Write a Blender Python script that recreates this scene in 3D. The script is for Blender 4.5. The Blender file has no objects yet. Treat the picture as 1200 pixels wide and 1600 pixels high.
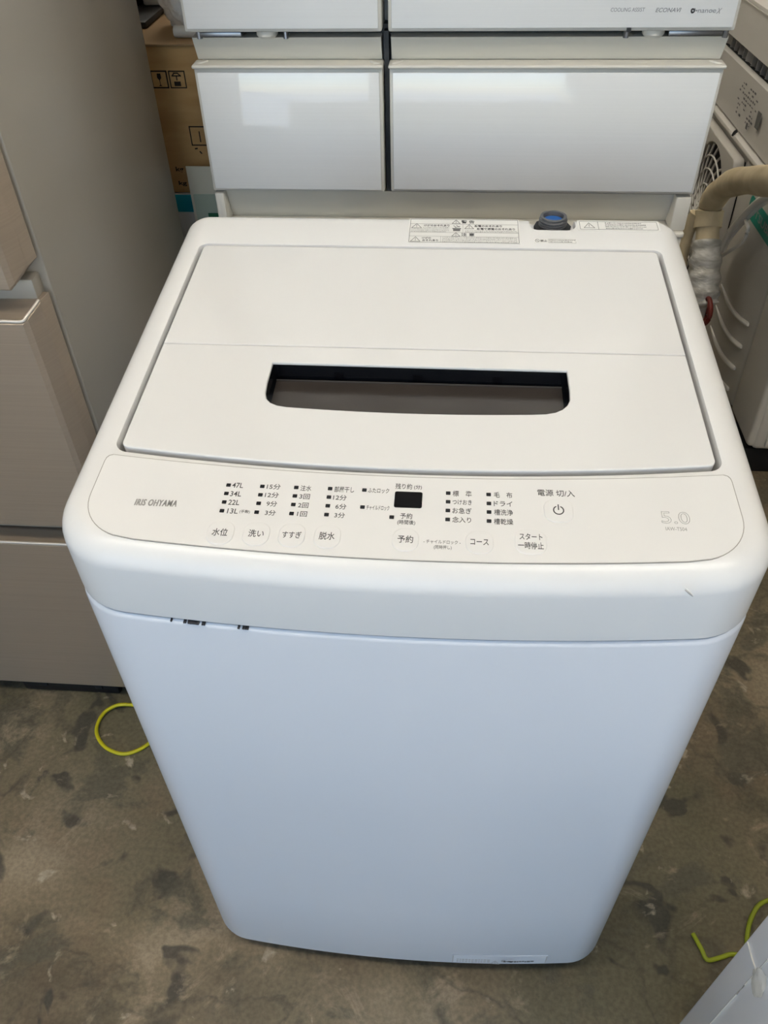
import bpy, bmesh, math, random
from mathutils import Matrix, Vector
random.seed(4)
S = bpy.context.scene
COL = S.collection
R = math.radians

# ---------------------------------------------------------------- camera
cam = bpy.data.cameras.new('camera')
cam.sensor_fit = 'VERTICAL'
cam.sensor_height = 32.0
cam.lens = 1253.76 / 1600 * 32.0
cam.clip_start = 0.02
camo = bpy.data.objects.new('camera', cam)
COL.objects.link(camo)
_r = Vector((0.99704, 0.07520, -0.01950)).normalized()
_b = Vector((0.06794, -0.72252, 0.68803)).normalized()
_u = _b.cross(_r).normalized()
_r = _u.cross(_b).normalized()
camo.matrix_world = Matrix(((_r.x, _u.x, _b.x, 0.02304), (_r.y, _u.y, _b.y, -0.37809),
                            (_r.z, _u.z, _b.z, 1.21287), (0, 0, 0, 1)))
S.camera = camo

# ---------------------------------------------------------------- world, sun, exposure
SKY_STRENGTH = 0.36
SUN_ENERGY = 18.0
LAMP_STRENGTH = 36.0
EXPOSURE = 0.0
w = bpy.data.worlds.new('sky')
S.world = w
w.use_nodes = True
nt = w.node_tree
nt.nodes.clear()
wo = nt.nodes.new('ShaderNodeOutputWorld')
bg = nt.nodes.new('ShaderNodeBackground')
sk = nt.nodes.new('ShaderNodeTexSky')
sk.sky_type = 'NISHITA'
sk.sun_disc = False
sk.sun_elevation = R(48)
sk.sun_rotation = R(20)
sk.air_density = 1.0
sk.dust_density = 0.3
sk.ozone_density = 2.5
nt.links.new(sk.outputs[0], bg.inputs[0])
bg.inputs[1].default_value = SKY_STRENGTH
nt.links.new(bg.outputs[0], wo.inputs[0])
sun = bpy.data.lights.new('sun', 'SUN')
sun.energy = SUN_ENERGY
sun.angle = R(0.6)
sun.color = (1.0, 0.97, 0.92)
suno = bpy.data.objects.new('sun', sun)
COL.objects.link(suno)
suno.rotation_euler = Vector((-0.72, 0.06, 0.68)).to_track_quat('Z', 'Y').to_euler()   # stands left of the building, the street is sunlit
suno.location = (0, 6, 8)
S.view_settings.view_transform = 'Standard'
S.view_settings.look = 'None'
S.view_settings.gamma = 1.0
S.view_settings.use_curve_mapping = False
S.view_settings.exposure = EXPOSURE

# ---------------------------------------------------------------- materials
M = {}


def mat(name, col, rough=0.5, metal=0.0, coat=0.0, spec=0.5, trans=0.0, emit=None, alpha=1.0, ior=1.45):
    m = bpy.data.materials.new(name)
    m.use_nodes = True
    p = m.node_tree.nodes['Principled BSDF']
    p.inputs['Base Color'].default_value = (*col, 1)
    p.inputs['Roughness'].default_value = rough
    p.inputs['Metallic'].default_value = metal
    p.inputs['Coat Weight'].default_value = coat
    p.inputs['Coat Roughness'].default_value = 0.05
    p.inputs['Specular IOR Level'].default_value = spec
    p.inputs['Transmission Weight'].default_value = trans
    p.inputs['Alpha'].default_value = alpha
    p.inputs['IOR'].default_value = ior
    if emit:
        p.inputs['Emission Color'].default_value = (*emit[0], 1)
        p.inputs['Emission Strength'].default_value = emit[1]
    M[name] = m
    return m


def N(m, t, **kw):
    n = m.node_tree.nodes.new(t)
    for k, v in kw.items():
        if k in n.inputs:
            n.inputs[k].default_value = v
        else:
            setattr(n, k, v)
    return n


def L(m, a, b):
    m.node_tree.links.new(a, b)


def noise_tint(m, c1, c2, scale=(1, 1, 1), nscale=5.0, detail=4.0, bump=0.0, lo=0.35, hi=0.65, dist=0.01):
    """colour varies between c1 and c2 by noise, optional fine relief"""
    p = m.node_tree.nodes['Principled BSDF']
    tc = N(m, 'ShaderNodeTexCoord')
    mp = N(m, 'ShaderNodeMapping')
    mp.inputs['Scale'].default_value = scale
    L(m, tc.outputs['Object'], mp.inputs[0])
    nz = N(m, 'ShaderNodeTexNoise', Scale=nscale, Detail=detail)
    L(m, mp.outputs[0], nz.inputs['Vector'])
    cr = N(m, 'ShaderNodeValToRGB')
    cr.color_ramp.elements[0].position = lo
    cr.color_ramp.elements[1].position = hi
    cr.color_ramp.elements[0].color = (*c1, 1)
    cr.color_ramp.elements[1].color = (*c2, 1)
    L(m, nz.outputs[0], cr.inputs[0])
    L(m, cr.outputs[0], p.inputs['Base Color'])
    if bump:
        b = N(m, 'ShaderNodeBump', Strength=bump, Distance=dist)
        L(m, nz.outputs[0], b.inputs['Height'])
        L(m, b.outputs[0], p.inputs['Normal'])


mat('white_plastic', (0.83, 0.822, 0.805), 0.26)
mat('white_panel', (0.84, 0.83, 0.81), 0.33)
mat('white_lid', (0.82, 0.812, 0.795), 0.10)
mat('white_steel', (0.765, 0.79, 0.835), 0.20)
mat('groove', (0.30, 0.30, 0.29), 0.6)
mat('seam_line', (0.36, 0.34, 0.31), 0.6)
mat('ink', (0.06, 0.058, 0.058), 0.5)
mat('ink_soft', (0.16, 0.155, 0.15), 0.5)
mat('ink_grey', (0.40, 0.39, 0.375), 0.45)
mat('led', (0.015, 0.015, 0.018), 0.25)
mat('display', (0.004, 0.004, 0.005), 0.25, spec=0.15)
mat('recess_black', (0.008, 0.009, 0.011), 0.12)
mat('smoked', (0.043, 0.036, 0.032), 0.18)
mat('smoked_highlight', (0.10, 0.09, 0.085), 0.2)
mat('rubber', (0.012, 0.012, 0.013), 0.6)
mat('inlet_grey', (0.10, 0.10, 0.105), 0.38)
mat('inlet_blue', (0.02, 0.12, 0.42), 0.35)
mat('sticker', (0.86, 0.85, 0.82), 0.4)
mat('fridge_glass', (0.80, 0.80, 0.795), 0.06, coat=0.9)
mat('fridge_trim', (0.70, 0.675, 0.61), 0.35)
mat('fridge_grip', (0.70, 0.675, 0.60), 0.4)
mat('fridge_body', (0.62, 0.62, 0.60), 0.4)
mat('dark_gap', (0.03, 0.032, 0.035), 0.5)
mat('chrome', (0.30, 0.31, 0.33), 0.3, 1.0)
mat('grey_print', (0.30, 0.30, 0.31), 0.4)
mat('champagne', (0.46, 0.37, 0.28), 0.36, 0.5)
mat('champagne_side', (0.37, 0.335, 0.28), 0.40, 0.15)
mat('champagne_highlight', (0.72, 0.65, 0.56), 0.3, 0.4)
mat('black_plastic', (0.008, 0.008, 0.009), 0.45)
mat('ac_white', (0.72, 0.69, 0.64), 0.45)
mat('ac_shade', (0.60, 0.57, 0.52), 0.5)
mat('ac_dark', (0.012, 0.012, 0.012), 0.6)
mat('ac_fin', (0.58, 0.55, 0.50), 0.5)
mat('odu_panel', (0.50, 0.475, 0.43), 0.45)
mat('odu_rib', (0.72, 0.69, 0.63), 0.45)
mat('teal_sticker', (0.0, 0.25, 0.18), 0.4)
mat('pipe_beige', (0.50, 0.42, 0.29), 0.75)
noise_tint(M['pipe_beige'], (0.56, 0.46, 0.29), (0.70, 0.59, 0.40), (1, 1, 1), 22, 3, 0.25, 0.35, 0.65, 0.004)
mat('wrap', (0.50, 0.48, 0.44), 0.3, coat=0.4)
noise_tint(M['wrap'], (0.40, 0.38, 0.33), (0.66, 0.64, 0.60), (1, 1, 3), 30, 4, 0.7, 0.35, 0.65, 0.006)
mat('cord_white', (0.80, 0.77, 0.71), 0.5)
mat('red_wire', (0.16, 0.02, 0.012), 0.45)
mat('cardboard', (0.20, 0.115, 0.045), 0.8)
noise_tint(M['cardboard'], (0.46, 0.275, 0.105), (0.54, 0.34, 0.145), (1, 1, 6), 8, 4)
mat('card_ink', (0.02, 0.012, 0.008), 0.8)
mat('carton_teal', (0.0, 0.30, 0.40), 0.6)
mat('carton_white', (0.62, 0.63, 0.62), 0.6)
mat('paper', (0.72, 0.70, 0.58), 0.7)
mat('paper_green', (0.45, 0.54, 0.45), 0.6)
mat('green_ink', (0.03, 0.16, 0.08), 0.7)
mat('foam_white', (0.62, 0.60, 0.55), 0.6)
mat('strap_yellow', (0.62, 0.56, 0.012), 0.4)
mat('strap_green', (0.30, 0.36, 0.02), 0.45)
mat('white_film', (0.88, 0.87, 0.87), 0.2, coat=0.3)
mat('tape', (0.72, 0.68, 0.60), 0.18, coat=0.5)
mat('wall_paint', (0.42, 0.40, 0.36), 0.9)
noise_tint(M['wall_paint'], (0.38, 0.36, 0.32), (0.46, 0.44, 0.40), (1, 1, 1), 1.5, 5)
mat('ceiling_board', (0.55, 0.52, 0.46), 0.9)
noise_tint(M['ceiling_board'], (0.52, 0.49, 0.43), (0.58, 0.55, 0.49), (1, 1, 1), 2.0, 4)
mat('asphalt', (0.30, 0.30, 0.30), 0.9)
noise_tint(M['asphalt'], (0.25, 0.275, 0.31), (0.31, 0.34, 0.38), (1, 1, 1), 3.0, 6)
mat('tube_lamp', (0.9, 0.9, 0.9), 0.4, emit=((1.0, 0.945, 0.85), LAMP_STRENGTH))
mat('lamp_body', (0.75, 0.74, 0.70), 0.5)
mat('chip_black', (0.05, 0.05, 0.055), 0.6)
mat('tan_wood', (0.33, 0.21, 0.10), 0.7)
# bubble wrap: crinkled clear film
m = mat('bubble_film', (0.92, 0.91, 0.88), 0.16, trans=0.12, ior=1.3)
nz = N(m, 'ShaderNodeTexNoise', Scale=38.0, Detail=3.0)
tc = N(m, 'ShaderNodeTexCoord')
L(m, tc.outputs['Object'], nz.inputs['Vector'])
bp = N(m, 'ShaderNodeBump', Strength=0.9, Distance=0.01)
L(m, nz.outputs[0], bp.inputs['Height'])
L(m, bp.outputs[0], m.node_tree.nodes['Principled BSDF'].inputs['Normal'])
# faint horizontal brushing in the fridge glass and in the champagne steel
for nm, c1, c2 in (('fridge_glass', (0.88, 0.885, 0.88), (0.90, 0.905, 0.90)), ('champagne', (0.435, 0.35, 0.265), (0.465, 0.375, 0.285))):
    noise_tint(M[nm], c1, c2, (0.6, 0.6, 90), 6, 3, 0.0, 0.3, 0.7)


def concrete():
    m = mat('concrete', (0.15, 0.125, 0.09), 0.62)
    p = m.node_tree.nodes['Principled BSDF']
    tc = N(m, 'ShaderNodeTexCoord')

    def ramp(src, stops):
        cr = N(m, 'ShaderNodeValToRGB')
        e = cr.color_ramp.elements
        while len(e) < len(stops):
            e.new(0.5)
        for k, (po, c) in zip(e, stops):
            k.position = po
            k.color = (*c, 1)
        L(m, src, cr.inputs[0])
        return cr.outputs[0]

    def noise(sc, det, dist=0.0, off=0.0, rough=0.55):
        mp = N(m, 'ShaderNodeMapping')
        mp.inputs['Location'].default_value = (off, off * 1.7, 0)
        L(m, tc.outputs['Object'], mp.inputs[0])
        n = N(m, 'ShaderNodeTexNoise', Scale=sc, Detail=det, Distortion=dist, Roughness=rough)
        L(m, mp.outputs[0], n.inputs['Vector'])
        return n.outputs[0]

    def mix(f, a, b):
        x = N(m, 'ShaderNodeMix', data_type='RGBA')
        L(m, f, x.inputs[0])
        for i, s in ((6, a), (7, b)):
            if isinstance(s, tuple):
                x.inputs[i].default_value = (*s, 1)
            else:
                L(m, s, x.inputs[i])
        return x.outputs[2]
    B, W = (0, 0, 0), (1, 1, 1)
    base = ramp(noise(3.2, 9, 0.3), [(0.36, (0.11, 0.088, 0.055)), (0.46, (0.185, 0.146, 0.092)), (0.55, (0.26, 0.205, 0.132)), (0.66, (0.36, 0.29, 0.20))])
    green = ramp(noise(2.0, 5, 0.4, 7.3), [(0.42, B), (0.60, (0.75, 0.75, 0.75))])
    c = mix(green, base, (0.135, 0.122, 0.070))
    red = ramp(noise(4.0, 5, 0.2, 3.1), [(0.52, B), (0.70, (0.5, 0.5, 0.5))])
    c = mix(red, c, (0.24, 0.155, 0.098))
    spots = ramp(noise(11, 3, 0.6, 1.9), [(0.60, B), (0.65, (0.8, 0.8, 0.8))])
    c = mix(spots, c, (0.048, 0.046, 0.038))
    stain = ramp(noise(8.0, 8, 0.5, 12.4, 0.62), [(0.53, B), (0.60, (0.7, 0.7, 0.7))])
    c = mix(stain, c, (0.10, 0.092, 0.064))
    pale = ramp(noise(22, 5, 0.5, 5.5), [(0.64, B), (0.70, (0.8, 0.8, 0.8))])
    c = mix(pale, c, (0.46, 0.39, 0.29))
    scuff = ramp(noise(6.5, 9, 1.6, 21.0, 0.7), [(0.57, B), (0.66, (0.6, 0.6, 0.6))])
    c = mix(scuff, c, (0.38, 0.30, 0.205))
    crack = ramp(noise(2.3, 7, 0.3, 33.0), [(0.488, B), (0.5, (0.55, 0.55, 0.55)), (0.512, B)])
    c = mix(crack, c, (0.085, 0.075, 0.052))
    grit = ramp(noise(160, 3), [(0.35, (0.80, 0.80, 0.80)), (0.65, (1.08, 1.08, 1.08))])
    mu = N(m, 'ShaderNodeMix', data_type='RGBA', blend_type='MULTIPLY')
    mu.inputs[0].default_value = 1.0
    L(m, c, mu.inputs[6])
    L(m, grit, mu.inputs[7])
    L(m, mu.outputs[2], p.inputs['Base Color'])
    bn = N(m, 'ShaderNodeBump', Strength=0.16, Distance=0.004)
    L(m, noise(40, 8), bn.inputs['Height'])
    L(m, bn.outputs[0], p.inputs['Normal'])
    ro = ramp(noise(5, 6, 0, 9.0), [(0.3, (0.45,) * 3), (0.7, (0.8,) * 3)])
    L(m, ro, p.inputs['Roughness'])


concrete()


# ---------------------------------------------------------------- builders
def thing(name, label, cat, loc=(0, 0, 0), rot=(0, 0, 0), group=None):
    o = bpy.data.objects.new(name, None)
    o.empty_display_size = 0.05
    COL.objects.link(o)
    o.location = loc
    o.rotation_euler = rot
    o['label'] = label
    o['category'] = cat
    if group:
        o['group'] = group
    return o


def tag(o, label, cat, group=None):
    o['label'] = label
    o['category'] = cat
    if group:
        o['group'] = group
    return o


def wmat(o):
    m = Matrix.LocRotScale(o.location, o.rotation_euler, o.scale)
    return (wmat(o.parent) @ o.matrix_parent_inverse @ m) if o.parent else m


def link(name, me, material, parent=None, world=True, smooth=False):
    """world=True: the vertices are already in world space"""
    if smooth:
        me.shade_smooth() if hasattr(me, 'shade_smooth') else None
    me.materials.clear()
    me.materials.append(M[material] if isinstance(material, str) else material)
    o = bpy.data.objects.new(name, me)
    COL.objects.link(o)
    if parent:
        o.parent = parent
        if world:
            o.matrix_parent_inverse = wmat(parent).inverted()
    return o


def auto(me, ang=35):
    """smooth shading with sharp edges over the angle"""
    bm = bmesh.new()
    bm.from_mesh(me)
    for f in bm.faces:
        f.smooth = True
    for e in bm.edges:
        e.smooth = not (len(e.link_faces) == 2 and e.calc_face_angle(0) > R(ang))
    bm.to_mesh(me)
    bm.free()


def pydata(name, vs, fs, material, parent=None, world=True, ang=35):
    me = bpy.data.meshes.new(name)
    me.from_pydata([tuple(v) for v in vs], [], fs)
    bm = bmesh.new()
    bm.from_mesh(me)
    bmesh.ops.recalc_face_normals(bm, faces=bm.faces)
    bm.to_mesh(me)
    bm.free()
    auto(me, ang)
    return link(name, me, material, parent, world)


def frombm(name, bm, material, parent=None, world=True, ang=35):
    me = bpy.data.meshes.new(name)
    bmesh.ops.recalc_face_normals(bm, faces=bm.faces)
    bm.to_mesh(me)
    bm.free()
    auto(me, ang)
    return link(name, me, material, parent, world)


def bmbox(bm, x0, x1, y0, y1, z0, z1, r=0.0, seg=2, mtx=None):
    vs = [bm.verts.new((x, y, z)) for x in (x0, x1) for y in (y0, y1) for z in (z0, z1)]
    fs = [bm.faces.new([vs[i] for i in q]) for q in ((0, 1, 3, 2), (4, 6, 7, 5), (0, 4, 5, 1), (2, 3, 7, 6), (0, 2, 6, 4), (1, 5, 7, 3))]
    if r:
        es = list({e for f in fs for e in f.edges})
        g = bmesh.ops.bevel(bm, geom=es, offset=r, segments=seg, affect='EDGES', profile=0.5)
        if mtx:
            raise ValueError
    if mtx:
        bmesh.ops.transform(bm, matrix=mtx, verts=vs)


def box(name, x0, x1, y0, y1, z0, z1, material, parent=None, r=0.0, seg=2, world=True):
    bm = bmesh.new()
    bmbox(bm, x0, x1, y0, y1, z0, z1, r, seg)
    return frombm(name, bm, material, parent, world)


def rings(name, rs, material, parent=None, cap0=True, cap1=True, world=True, ang=35):
    vs, fs = [], []
    n = len(rs[0])
    for r in rs:
        vs += r
    for k in range(len(rs) - 1):
        for i in range(n):
            j = (i + 1) % n
            fs.append((k * n + i, k * n + j, (k + 1) * n + j, (k + 1) * n + i))
    if cap0:
        fs.append(tuple(range(n - 1, -1, -1)))
    if cap1:
        b = (len(rs) - 1) * n
        fs.append(tuple(b + i for i in range(n)))
    return pydata(name, vs, fs, material, parent, world, ang)


def spline(pts, sub=8, closed=False):
    P = [Vector(p) for p in pts]
    n = len(P)
    out = []
    for i in range(n if closed else n - 1):
        if closed:
            a, b, c, d = P[i - 1], P[i], P[(i + 1) % n], P[(i + 2) % n]
        else:
            a, b, c, d = P[max(i - 1, 0)], P[i], P[i + 1], P[min(i + 2, n - 1)]
        for k in range(sub):
            t = k / sub
            out.append(0.5 * ((2 * b) + (c - a) * t + (2 * a - 5 * b + 4 * c - d) * t * t + (3 * b - a - 3 * c + d) * t ** 3))
    if not closed:
        out.append(P[-1])
    return out


def tube(name, pts, rad, material, parent=None, sub=8, seg=12, world=True, flat=1.0, closed=False):
    """sweep; rad a number or a function of t 0..1; flat squeezes the section vertically"""
    P = spline(pts, sub, closed)
    n = len(P)
    rs = []
    up = Vector((0, 0, 1))
    for i, p in enumerate(P):
        t = (P[(i + 1) % n] - P[i - 1]) if closed else (P[min(i + 1, n - 1)] - P[max(i - 1, 0)])
        t.normalize()
        s = t.cross(up)
        if s.length < 1e-3:
            s = Vector((1, 0, 0))
        s.normalize()
        u = s.cross(t)
        r = rad(i / (n - 1)) if callable(rad) else rad
        rs.append([p + s * (r * math.cos(a)) + u * (r * flat * math.sin(a)) for a in [2 * math.pi * k / seg for k in range(seg)]])
    if closed:
        rs.append(rs[0])
        return rings(name, rs, material, parent, False, False, world, 60)
    return rings(name, rs, material, parent, True, True, world, 60)


def lathe(name, prof, c, material, parent=None, seg=32, world=True, ang=35, axis=None):
    rs = []
    for r, z in prof:
        rs.append([Vector((r * math.cos(2 * math.pi * k / seg), r * math.sin(2 * math.pi * k / seg), z)) for k in range(seg)])
    if axis:
        rs = [[axis @ p for p in q] for q in rs]
    rs = [[p + Vector(c) for p in q] for q in rs]
    return rings(name, rs, material, parent, True, True, world, ang)


def curve_mesh(cu, mtx):
    o = bpy.data.objects.new('tmp', cu)
    COL.objects.link(o)
    dg = bpy.context.evaluated_depsgraph_get()
    me = bpy.data.meshes.new_from_object(o.evaluated_get(dg))
    bpy.data.objects.remove(o)
    bpy.data.curves.remove(cu)
    me.transform(mtx)
    return me


def plate(name, outline, thick, material, mtx, parent=None, holes=(), bevel=0.0, world=True, top=0.0):
    """flat piece with holes; its upper face lies at `top` above the frame of mtx"""
    cu = bpy.data.curves.new('p', 'CURVE')
    cu.dimensions = '2D'
    cu.fill_mode = 'BOTH'
    for ol in (outline, *holes):
        sp = cu.splines.new('POLY')
        sp.points.add(len(ol) - 1)
        for q, (x, y) in zip(sp.points, ol):
            q.co = (x, y, 0, 1)
        sp.use_cyclic_u = True
    cu.extrude = max(thick / 2 - bevel, 1e-5)
    cu.bevel_depth = bevel
    cu.bevel_resolution = 2
    cu.offset = -bevel
    me = curve_mesh(cu, mtx @ Matrix.Translation((0, 0, top - thick / 2)))
    auto(me, 50)
    return link(name, me, material, parent, world)


def text(name, s, cx, cy, wd, ht, material, mtx, parent=None, world=True, lift=0.0003, bold=0.0, shear=0.0, outline=0.0, double=0.0, space=1.0):
    """flat print fitted to a box of wd x ht centred on (cx, cy) of the frame mtx"""
    cu = bpy.data.curves.new('t', 'FONT')
    cu.body = s
    cu.size = 1.0
    cu.shear = shear
    cu.space_character = space
    cu.resolution_u = 3
    if outline:
        cu.fill_mode = 'NONE'
        cu.bevel_depth = outline
        cu.bevel_resolution = 0
    else:
        cu.offset = bold
        cu.extrude = 0.004
    me = curve_mesh(cu, Matrix())
    xs = [v.co.x for v in me.vertices]
    ys = [v.co.y for v in me.vertices]
    if not xs:
        return None
    sx = wd / (max(xs) - min(xs))
    sy = ht / (max(ys) - min(ys)) if ht else sx
    T = Matrix.Translation((cx, cy, lift)) @ Matrix.Diagonal((sx, sy, 0.015, 1)) @ Matrix.Translation((-(max(xs) + min(xs)) / 2, -(max(ys) + min(ys)) / 2, 0))
    if double:
        T = Matrix.Translation((-double / 2, 0, 0)) @ T
    me.transform(mtx @ T)
    if double:
        bm = bmesh.new()
        for k in range(3):
            c = me.copy()
            c.transform(Matrix.Translation((mtx.to_3x3() @ Vector((1, 0, 0))) * (double * k / 2)))
            bm.from_mesh(c)
            bpy.data.meshes.remove(c)
        bm.to_mesh(me)
        bm.free()
    return link(name, me, material, parent, world)


def quads(name, rects, material, mtx, parent=None, world=True, lift=0.0003):
    """flat print made of rectangles (x0, y0, x1, y1) in a frame, thin slabs"""
    vs, fs = [], []
    for x0, y0, x1, y1 in rects:
        b = len(vs)
        for h in (0, 0.00015):
            vs += [mtx @ Vector((x, y, lift + h)) for x, y in ((x0, y0), (x1, y0), (x1, y1), (x0, y1))]
        fs += [(b + 4, b + 5, b + 6, b + 7), (b, b + 1, b + 5, b + 4), (b + 1, b + 2, b + 6, b + 5), (b + 2, b + 3, b + 7, b + 6), (b + 3, b, b + 4, b + 7)]
    return pydata(name, vs, fs, material, parent, world)


def strokes(name, lines, wd, material, mtx, parent=None, world=True, lift=0.0003):
    """flat print made of line strokes ((x0,y0),(x1,y1))"""
    vs, fs = [], []
    for a, b in lines:
        a, b = Vector(a), Vector(b)
        d = (b - a).normalized() * wd / 2
        n = Vector((-d.y, d.x))
        k = len(vs)
        for h in (0, 0.00015):
            vs += [mtx @ Vector((p.x, p.y, lift + h)) for p in (a - d - n, b + d - n, b + d + n, a - d + n)]
        fs += [(k + 4, k + 5, k + 6, k + 7), (k, k + 1, k + 5, k + 4), (k + 1, k + 2, k + 6, k + 5), (k + 2, k + 3, k + 7, k + 6), (k + 3, k, k + 4, k + 7)]
    return pydata(name, vs, fs, material, parent, world)


def rrect(x0, x1, y0, y1, r, n=6):
    out = []
    for cx, cy, a in ((x1 - r, y0 + r, -90), (x1 - r, y1 - r, 0), (x0 + r, y1 - r, 90), (x0 + r, y0 + r, 180)):
        out += [(cx + r * math.cos(R(a + 90 * k / n)), cy + r * math.sin(R(a + 90 * k / n))) for k in range(n + 1)]
    return out


def outline(hw, yf, yb, rf, rb, bow, inset=0.0, nf=28, nc=10, ns=10):
    """plan of the washer: bowed front, round corners; always the same number of points"""
    hw -= inset
    yf += inset
    yb -= inset
    rf = max(rf - inset, 0.002)
    rb = max(rb - inset, 0.002)
    d = 0.0
    for _ in range(6):
        xe = hw - rf + rf * math.sin(d)
        d = math.atan(2 * bow / xe)
    ye = yf + rf * (1 - math.cos(d))
    pts = []
    for k in range(nf):
        x = -xe + 2 * xe * k / nf
        pts.append((x, ye - bow * (1 - (x / xe) ** 2)))
    for k in range(nc):
        a = R(-90) + d + (R(90) - d) * k / nc
        pts.append((hw - rf + rf * math.cos(a), yf + rf + rf * math.sin(a)))
    for k in range(ns):
        pts.append((hw, yf + rf + (yb - rb - yf - rf) * k / ns))
    for k in range(nc):
        a = R(90) * k / nc
        pts.append((hw - rb + rb * math.cos(a), yb - rb + rb * math.sin(a)))
    for k in range(nf):
        pts.append((hw - rb - 2 * (hw - rb) * k / nf, yb))
    for k in range(nc):
        a = R(90) + R(90) * k / nc
        pts.append((-hw + rb + rb * math.cos(a), yb - rb + rb * math.sin(a)))
    for k in range(ns):
        pts.append((-hw, yb - rb + (yf + rf - yb + rb) * k / ns))
    for k in range(nc):
        a = R(180) + (R(90) - d) * k / nc
        pts.append((-hw + rf + rf * math.cos(a), yf + rf + rf * math.sin(a)))
    return pts


def boolean_cut(o, cutter):
    md = o.modifiers.new('cut', 'BOOLEAN')
    md.operation = 'DIFFERENCE'
    md.solver = 'EXACT'
    md.object = cutter
    dg = bpy.context.evaluated_depsgraph_get()
    dg.update()
    me = bpy.data.meshes.new_from_object(o.evaluated_get(dg))
    o.modifiers.clear()
    old = o.data
    o.data = me
    bpy.data.meshes.remove(old)
    bpy.data.objects.remove(cutter)
    auto(o.data, 32)


def struct(o):
    o['kind'] = 'structure'
    return o


# ---------------------------------------------------------------- the shop
YO = -2.10                                     # the open shop front
struct(box('floor', -2.3, 1.9, YO - 0.12, 2.6, -0.10, 0.0, 'concrete'))
struct(box('wall_back', -2.3, 1.9, 2.6, 2.72, -0.1, 2.35, 'wall_paint'))
struct(box('wall_left', -2.42, -2.3, YO - 0.12, 2.72, -0.1, 2.35, 'wall_paint'))
struct(box('wall_right', 1.9, 2.02, YO, 2.72, -0.1, 2.35, 'wall_paint'))
struct(box('wall_daylight_block', 0.60, 2.02, YO - 0.12, YO, -0.1, 2.35, 'wall_paint'))  # unseen wall piece, added to hold daylight off the right side
struct(box('ceiling', -2.42, 2.02, YO - 0.2, 2.72, 2.35, 2.47, 'ceiling_board'))
struct(box('ground', -30, 30, -40, YO - 0.12, -0.14, -0.02, 'asphalt'))


def tube_light(x, y, label):
    t = thing('ceiling_light', label, 'lamp', (x, y, 2.35), (0, 0, R(90)), group='tube lamps on the shop ceiling')
    bm = bmesh.new()
    bmbox(bm, -0.06, 0.06, -0.65, 0.65, -0.06, 0.0, 0.008)
    frombm('housing', bm, 'lamp_body', t, False)
    for s in (-0.07, 0.07):
        a = Matrix.Rotation(R(90), 3, 'X')
        lathe('lamp_tube', [(0.016, -0.6), (0.016, 0.6)], (s, 0, -0.085), 'tube_lamp', t, 12, False, 35, a)
        for e in (-0.61, 0.61):
            bm = bmesh.new()
            bmbox(bm, s - 0.02, s + 0.02, e - 0.012, e + 0.012, -0.105, -0.05, 0.003)
            frombm('lamp_holder', bm, 'lamp_body', t, False)
    return t


tube_light(-0.80, -0.28, 'twin tube ceiling lamp above the grey fridge')
tube_light(0.80, -0.28, 'twin tube ceiling lamp above the washing machine, right one')
tube_light(-0.05, 1.90, 'twin tube fill lamp added at the back to brighten the air conditioners')  # unseen lamp, added to lift the light on the air conditioner faces

# ---------------------------------------------------------------- washing machine
TH = math.atan(0.0907306)
CT = math.cos(TH)
Z0 = 0.80313


def top_z(y):
    return Z0 + 0.0907306 * y


MT = Matrix.Translation((0, 0, Z0)) @ Matrix.Rotation(TH, 4, 'X')   # frame of the sloping top: x across, y up the slope
W = thing('washing_machine', 'white top-loading washing machine with black handle slot in its lid', 'washing machine', (0, 0.24, 0))


def pl(p, z):
    return [Vector((x, y, z)) for x, y in p]


P0 = dict(hw=0.265, yf=0.0, yb=0.47, rf=0.053, rb=0.03, bow=0.0111)
rs = [pl(outline(**P0, inset=i), z) for i, z in ((0.012, 0.031), (0.003, 0.0315), (0.0006, 0.0335), (0.0, 0.037), (0.0, 0.20), (0.0, 0.45), (0.0, 0.7275),
                                                 (0.0006, 0.7305), (0.0022, 0.7325), (0.006, 0.7332), (0.02, 0.7332))]
rings('cabinet', rs, 'white_steel', W)
rs = [pl(outline(**P0, inset=i), z) for i, z in ((0.022, 0.008), (0.016, 0.010), (0.016, 0.0309), (0.02, 0.0309))]
rings('base', rs, 'black_plastic', W)
for sx in (-0.19, 0.19):
    for y in (0.06, 0.41):
        lathe('foot', [(0.019, 0.0), (0.021, 0.002), (0.021, 0.006), (0.012, 0.008), (0.012, 0.010)], (sx, y, 0), 'rubber', W, 20)

# upper cover: straight band, round shoulder, sloping top with the recess for the lid
P1 = dict(hw=0.2652, yf=0.0, yb=0.482, rf=0.055, rb=0.026, bow=0.0113)
PL = dict(hw=0.2375, yf=0.1014, yb=0.4126, rf=0.012, rb=0.009, bow=0.0142)
AA, BB = 0.021, 0.019
rs = [pl(outline(**P1, inset=0.004), 0.7345), pl(outline(**P1, inset=0.0012), 0.7348), pl(outline(**P1, inset=0.0002), 0.7362), pl(outline(**P1), 0.74), pl(outline(**P1), 0.765)]
for k in range(11):
    a = R(90) * k / 10
    ins = AA * (1 - math.cos(a))
    rs.append([Vector((x, y, top_z(y) - BB * (1 - math.sin(a)))) for x, y in outline(**P1, inset=ins)])
rs.append([Vector((x, y, top_z(y))) for x, y in outline(**P1, inset=AA + 0.001)])
for ins, dr in ((-0.0016, 0.0), (-0.0004, 0.0004), (0.0, 0.0014), (0.0, 0.007), (0.0, 0.0295), (0.001, 0.0298), (0.02, 0.0298)):
    rs.append([Vector((x, y, top_z(y) - dr)) for x, y in outline(**PL, inset=ins)])
cover = rings('top_cover', rs, 'white_plastic', W, ang=32)
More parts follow.
